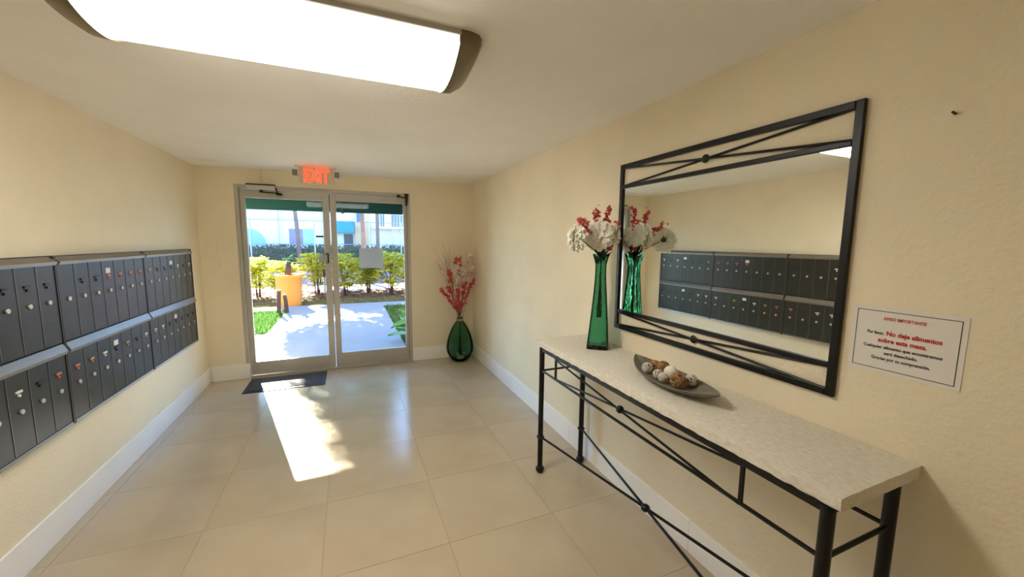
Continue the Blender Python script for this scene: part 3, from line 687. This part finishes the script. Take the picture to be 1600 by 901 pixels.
# ------------------------------------------------------------------ outside: ground
GZ = -.05
tag(MB().box((-40, YB+T, GZ-.3), (40, 60, GZ-.02)).build('ground', 'soil'), kind='structure')
tag(MB().box((-1.40, YB+T, GZ-.05), (.80, 10.55, GZ+.02)).box((-6, 10.55, GZ-.05), (6, 11.15, GZ+.02)).box((-6, YB+T, GZ-.05), (-1.40, 7.95, GZ+.019)).build('walkway', 'concrete'), kind='structure')
tag(MB().box((-20, 14.6, GZ-.05), (20, 24.2, GZ+.0)).build('sports_court', 'court'), kind='structure')
def blades(name, area, n, hgt, material, label, wd=.012, lie=.35, seed=1):
    r_ = random.Random(seed); m = MB()
    for _ in range(n):
        x = r_.uniform(area[0], area[1]); y = r_.uniform(area[2], area[3])
        if any((x-a_)**2+(y-b_)**2 < c_*c_ for a_, b_, c_ in ((-1.455, 11.50, .33), (1.00, 6.62, .10), (-1.50, 10.02, .06), (-1.36, 10.16, .06))): continue
        h = hgt*r_.uniform(.6, 1.3); a = r_.uniform(0, 6.28)
        d = Vector((math.cos(a)*lie, math.sin(a)*lie, 1)); m.leaf((x, y, GZ-.022), d, (math.cos(a+.5), math.sin(a+.5), .1), h, wd, .1)
    tag(m.build(name, material), label, 'grass', kind='stuff')
blades('lawn', (-3.2, -1.42, 7.97, 10.5), 9000, .10, 'grass', 'short green lawn left of the concrete walkway', .016, .6, 1)
blades('lawn', (.82, 3.0, 6.2, 10.5), 9000, .09, 'grass', 'short green lawn right of the concrete walkway', .016, .6, 2)
blades('dry_lawn', (-5, 4.5, 11.18, 12.15), 12000, .06, 'dry_grass', 'dry yellowish grass strip beyond the cross path', .016, .8, 3)
r_ = random.Random(5); m = MB()
for _ in range(7000):
    a = r_.uniform(0, 6.28); m.leaf((r_.uniform(-5, 4.5), r_.uniform(12.3, 14.5), GZ-.015), (math.cos(a), math.sin(a), r_.uniform(0, .3)), (0, 0, 1), r_.uniform(.05, .11), .03, .1)
tag(m.build('mulch_bed', 'mulch'), 'reddish brown bark mulch under the yellow green bushes', 'mulch', kind='stuff')

# awning over the door
aw = thing('awning', (-.18, YB+T, 2.2), 'dark green canvas awning above the entrance outside the door', 'awning')
AX0, AX1, AYF, AZ0, AZ1, AZW = -1.56, .84, 6.70, 2.076, 2.36, 3.05
th = .004
MB().add([(AX0, YB+T, AZW), (AX1, YB+T, AZW), (AX1, AYF, AZ1), (AX0, AYF, AZ1), (AX0, YB+T, AZW+th), (AX1, YB+T, AZW+th), (AX1, AYF, AZ1+th), (AX0, AYF, AZ1+th)],
         [(0, 1, 2, 3), (7, 6, 5, 4), (0, 4, 5, 1), (2, 6, 7, 3), (1, 5, 6, 2), (0, 3, 7, 4)]).build('roof_canvas', 'green_canvas', aw)
MB().box((AX0, AYF, AZ0), (AX1, AYF+th, AZ1+th)).build('valance', 'green_canvas', aw)
for x in (AX0, AX1-th):
    MB().prism([(YB+T, AZ0), (AYF, AZ0), (AYF, AZ1), (YB+T, AZW)], 0, x, x+th).build('side_canvas', 'green_canvas', aw)
MB().tube([(AX0, AYF-.02, AZ1-.01), (AX1, AYF-.02, AZ1-.01)], .014, 8).build('front_bar', 'galvanised', aw)
MB().tube([(-.06, AYF-.06, 2.20), (-.06, AYF-.04, 2.06)], .02, 8).build('bracket', 'green_canvas', aw)
tag(MB().box((-12, YB+T, H+.15), (12, YB+T+.15, 6)).box((XL-T-11, YB+T, 0), (XL-T, YB+T+.15, H+.15)).box((XR+T, YB+T, 0), (XR+T+11, YB+T+.15, H+.15)).build('wall_exterior', 'exterior_paint'), kind='structure')

# planter
pc = Vector((-1.455, 11.50, GZ-.02))
pl = thing('planter_pot', pc, 'large yellow orange round planter pot beside the cross path', 'planter')
MB().lathe([(.26, 0), (.275, .05), (.30, .45), (.305, .72), (.318, .74), (.322, .80), (.318, .83), (.295, .83), (.285, .76), (.27, .70), (.01, .70)], pc, 36, close=False).build('pot', 'pot_yellow', pl, smooth=50)
MB().lathe([(.01, .705), (.284, .70)], pc, 24, close=False).build('soil', 'soil', pl)
pg = thing('potted_stump', pc+Vector((0, 0, .70)), 'dark plant stump with sparse leaves in the yellow pot', 'plant')
MB().tube([pc+Vector((-.02, 0, .70)), pc+Vector((0, 0, .95)), pc+Vector((.02, 0, 1.16))], [.085, .075, .05], 10).build('trunk', 'stake_wood', pg, smooth=True)
m = MB()
for k in range(26):
    a = r_.uniform(0, 6.28); m.leaf(pc+Vector((.01, 0, r_.uniform(.98, 1.24))), (math.cos(a), math.sin(a), r_.uniform(-.1, .8)), (0, 0, 1), r_.uniform(.12, .22), .05, .12)
m.build('leaves', 'hedge', pg)
# wooden stakes
for (x, y, h, rx), lab in (((-1.50, 10.02, .52, .03), 'taller dark wooden stake in the left lawn'), ((-1.36, 10.16, .40, -.03), 'shorter dark wooden stake in the left lawn')):
    s = thing('wooden_stake', (x, y, GZ-.02), lab, 'stake', 'dark stakes in the lawn')
    MB().tube([(x, y, GZ-.03), (x+rx*.4, y, h*.6), (x+rx, y, h)], [.046, .042, .038], 8).build('post', 'stake_wood', s)
    MB().lathe([(.040, h-.03), (.041, h), (.02, h+.012)], (x+rx, y, 0), 10).build('post_top', 'bark', s)
# big leaf plant right of the walkway
bg_ = thing('broadleaf_plant', (1.00, 6.62, GZ), 'broad leaved green plant leaning over the walkway edge', 'plant')
for k, (dx, dy, dz, ln) in enumerate([(-1, .05, .25, .34), (-.7, -.5, .45, .36), (-.5, .6, .7, .34), (.2, -.6, .7, .34), (.6, .4, .5, .36), (-.9, -.2, .02, .30), (-.3, .2, 1, .34)]):
    base = Vector((1.00, 6.62, GZ+.10+.05*k)); d = Vector((dx, dy, dz)).normalized(); sd = d.cross(Vector((0, 0, 1))).normalized(); u = sd.cross(d); m = MB(); rows = []
    for t, w_ in ((0, .05), (.25, .75), (.5, 1), (.75, .7), (1, .03)):
        c = base+d*ln*1.35*t+Vector((0, 0, -.10*t*t)); rows.append([c+sd*.14*w_*s_+u*(.03*abs(s_)) for s_ in (-1, 0, 1)])
    m.add([p for r in rows for p in r], [(i*3+j, i*3+j+1, (i+1)*3+j+1, (i+1)*3+j) for i in range(4) for j in range(2)]); m.build('leaf', 'big_leaf', bg_, smooth=True)
MB().tube([(1.00, 6.62, GZ-.03), (1.00, 6.62, GZ+.45)], .012, 6).build('stem', 'stem', bg_)

# croton bushes
def bush(x, y, rad, hgt, label, seed, n=1300):
    r_ = random.Random(seed); o = thing('croton_bush', (x, y, GZ-.02), label, 'bush', 'croton bushes along the mulch bed')
    m = MB()
    for k in range(7):
        a = 2*PI*k/7+r_.random(); q = rad*.55*r_.random(); m.tube([(x+.05*math.cos(a), y+.05*math.sin(a), GZ-.03), (x+q*.6*math.cos(a), y+q*.6*math.sin(a), hgt*.4), (x+q*math.cos(a)*1.3, y+q*math.sin(a)*1.3, hgt*.85)], [.018, .014, .008], 5)
    m.build('stems', 'stake_wood', o)
    m = MB()
    for _ in range(n//6):
        a = r_.uniform(0, 6.28); q = rad*math.sqrt(r_.random()); z = hgt*(.13+.83*r_.random()**.8); z = min(z, hgt*(1.02-.30*(q/rad)**2)); c = Vector((x+q*math.cos(a), y+q*math.sin(a), z))
        for j in range(7):
            b = r_.uniform(0, 6.28); m.leaf(c, (math.cos(b), math.sin(b), r_.uniform(-.15, .8)), (0, 0, 1), r_.uniform(.11, .21), r_.uniform(.04, .065), r_.uniform(.02, .2))
    m.build('foliage', 'croton', o)
BL = ['tall yellow green croton bush by the lawn edge', 'low croton bush showing pink court above it', 'croton bush directly behind the yellow pot', 'full croton bush right of the yellow pot', 'croton bush seen beside the door stile', 'thin croton bush with bare stems behind the paper notice', 'bright yellow croton bush crowning above the row', 'croton bush beside the court gap at the row end']
for k, (x, rad, hg) in enumerate([(-3.35, .5, 1.22), (-2.55, .50, 1.14), (-1.75, .5, 1.02), (-.95, .56, 1.28), (-.12, .50, 1.25), (.58, .42, 1.0), (1.25, .52, 1.34), (2.0, .5, 1.15)]):
    bush(x, 12.95+.72*(k % 2), rad*.88, hg, BL[k], 40+k)
# hedge
hd = thing('hedge', (0, 26, GZ), 'long dark green clipped hedge in front of white building', 'hedge')
r_ = random.Random(9); m = MB()
for _ in range(9000):
    x = r_.uniform(-11, 8); y = r_.uniform(25.8, 26.5); z = r_.uniform(.1, 1.30)+.05*math.sin(x*3)
    if r_.random() < .6: y = 25.8
    m.leaf((x, y, z), (r_.uniform(-1, 1), r_.uniform(-1, .2), r_.uniform(-.2, 1)), (r_.uniform(-.4, .4), -1, .4), r_.uniform(.10, .2), .09, .1)
m.build('foliage', 'hedge', hd)
MB().box((-11, 25.95, GZ-.03), (8, 26.5, 1.15)).build('inner_branches', 'leaf_dark', hd)
# chain link fence
fn = thing('chain_link_fence', (0, 25, GZ), 'tall galvanised chain link court fence before the hedge', 'fence')
FT = 2.74
for z in (FT, 1.42):
    MB().tube([(-10, 25, z), (7, 25, z)], .022, 8).build('rail', 'galvanised', fn)
for x in (-8.2, -4.86, -1.75, 1.2, 3.05, 6.1):
    MB().tube([(x, 25, GZ-.03), (x, 25, FT+.05)], .04, 8).build('post', 'galvanised', fn)
m = MB(); sp = .11
x = -12.5
while x < 9.5:
    for s_ in (1, -1):
        pts = []
        x0_, x1_ = x, x+s_*FT
        m.add([(x0_-.003, 25, 0), (x0_+.003, 25, 0), (x1_+.003, 25, FT), (x1_-.003, 25, FT), (x0_, 25.004, 0), (x1_, 25.004, FT)], [(0, 1, 2, 3), (1, 4, 5, 2), (4, 0, 3, 5)])
    x += sp
tag(m.build('wire_mesh', 'galvanised', fn), kind='stuff')

# buildings across the court
bd = thing('white_building', (-3, 30, GZ), 'white rendered apartment block beyond the court fence', 'building')
MB().box((-14, 30, GZ-.03), (-.9, 36, 7.5)).build('wall', 'facade', bd)
def window(parent, x0, x1, z0, z1, y, m1, m2, split=.5):
    wf = MB().box((x0-.04, y-.04, z0-.04), (x1+.04, y, z1+.04)).build('window', 'frame_white', parent)
    xm = x0+(x1-x0)*split
    MB().box((x0, y-.055, z0), (xm-.02, y-.038, z1)).build('pane', m1, wf); MB().box((xm+.02, y-.055, z0), (x1, y-.038, z1)).build('pane', m2, wf)
window(bd, -3.62, -2.12, 1.30, 2.40, 30, 'win_blue', 'win_cyan', .56)
window(bd, -7.2, -6.2, 1.30, 2.40, 30, 'win_blue', 'win_cyan')
window(bd, -3.62, -2.12, 4.3, 5.4, 30, 'win_blue', 'win_cyan')
n = 12
MB().prism([(-5.95, GZ)]+[(-5.95+1.0*math.sin(PI/2*k/n), 2.35-.0+ -1.1*(1-math.cos(PI/2*k/n))) for k in range(n+1)]+[(-4.95, GZ)], 1, 29.85, 30.0).build('entry_arch', 'pale_blue', bd)
for z in (3.05, 3.5): MB().box((-14, 29.97, z), (-.9, 30, z+.05)).build('wall_band', 'facade_grey', bd)
for x in (-4.2, -1.55): MB().tube([(x, 29.94, GZ), (x, 29.94, 7.4)], .045, 8).build('downpipe', 'facade_grey', bd)
b2 = thing('balcony_building', (3, 30, GZ), 'cream apartment block with balconies and cyan door awning', 'building')
MB().box((-.9, 30.6, GZ-.03), (14, 36, 7.5)).build('wall', 'facade', b2)
MB().box((.50, 30.2, GZ-.03), (1.55, 30.6, 7.4)).build('tan_panel', 'facade_tan', b2)
MB().box((1.80, 29.3, 2.52), (9, 30.6, 2.66)).build('balcony_slab', 'facade', b2)
for x in (1.9, 3.0, 4.1, 5.6): MB().box((x-.05, 29.35, GZ-.02), (x+.05, 29.45, 2.52)).build('pillar', 'facade_grey', b2)
MB().tube([(1.85, 29.35, 3.55), (9, 29.35, 3.55)], .03, 6).build('balcony_rail', 'frame_white', b2)
for k in range(36): MB().box((1.9+.2*k, 29.34, 2.66), (1.925+.2*k, 29.365, 3.55)).build('baluster', 'frame_white', b2)
window(b2, 1.95, 2.55, 2.70, 3.75, 30.6, 'win_grey', 'win_grey'); window(b2, 3.05, 4.3, 2.70, 3.75, 30.6, 'win_grey', 'win_grey'); window(b2, .62, 1.15, 3.0, 3.7, 30.2, 'win_blue', 'win_grey')
MB().box((-.25, 30.55, GZ-.02), (.35, 30.6, 2.12)).build('entry_door', 'door_dark', b2)
ca_ = MB().prism([(30.6, 3.05), (29.7, 2.75), (29.7, 2.18), (30.6, 2.18)], 0, -.78, .44).build('door_awning', 'cyan_canvas', b2)

# trees: slim palm-like trunks, crowns above the awning line of sight
def tree(name, base, htop, r0, cc, rx, ry, rz, n, ll, label, seed, lean=0, leafmat='tree_leaf'):
    r_ = random.Random(seed); o = thing(name, base, label, 'tree'); b = Vector(base)
    MB().tube([b, b+Vector((lean*.4, 0, htop*.5)), b+Vector((lean, 0, htop))], [r0, r0*.85, r0*.7], 10).build('trunk', 'bark', o, smooth=True)
    m = MB(); c = Vector(cc)
    for k in range(9):
        a = 2*PI*k/9; e = c+Vector((rx*.7*math.cos(a), ry*.7*math.sin(a), rz*r_.uniform(-.3, .6)))
        m.tube([b+Vector((lean, 0, htop*.9)), (b+Vector((lean, 0, htop))+e)/2+Vector((0, 0, .2)), e], [r0*.5, r0*.3, .02], 6)
    m.build('branches', 'bark', o, smooth=True)
    m = MB()
    for _ in range(n):
        while True:
            p = Vector((r_.uniform(-1, 1), r_.uniform(-1, 1), r_.uniform(-1, 1)))
            if abs(p.x)**6+abs(p.y)**6+abs(p.z)**6 < 1: break
        q = c+Vector((p.x*rx, p.y*ry, p.z*rz)); m.leaf(q, (r_.uniform(-1, 1), r_.uniform(-1, 1), r_.uniform(-.6, .6)), (r_.uniform(-.6, .6), r_.uniform(-.6, .6), 1), ll*r_.uniform(.7, 1.3), ll*.42, .12)
    m.build('crown', leafmat, o)
tree('shade_tree', (.62, 17.0, GZ-.03), 4.2, .10, (-.80, 13.6, 5.0), 2.06, 1.1, 2.10, 26000, .21, 'grey trunked tree standing behind the bushes before the court', 61, -.1)
tree('palm_tree', (-2.35, 23.5, GZ-.03), 5.2, .11, (-2.4, 23.4, 6.4), 1.6, 1.6, 1.0, 1200, .5, 'slim grey palm trunk in front of the building window', 62, -.3)
tree('palm_tree', (1.60, 23.8, GZ-.03), 5.2, .11, (1.6, 23.6, 6.4), 1.6, 1.6, 1.0, 1200, .5, 'slim palm trunk standing before the balcony building', 63, .0)
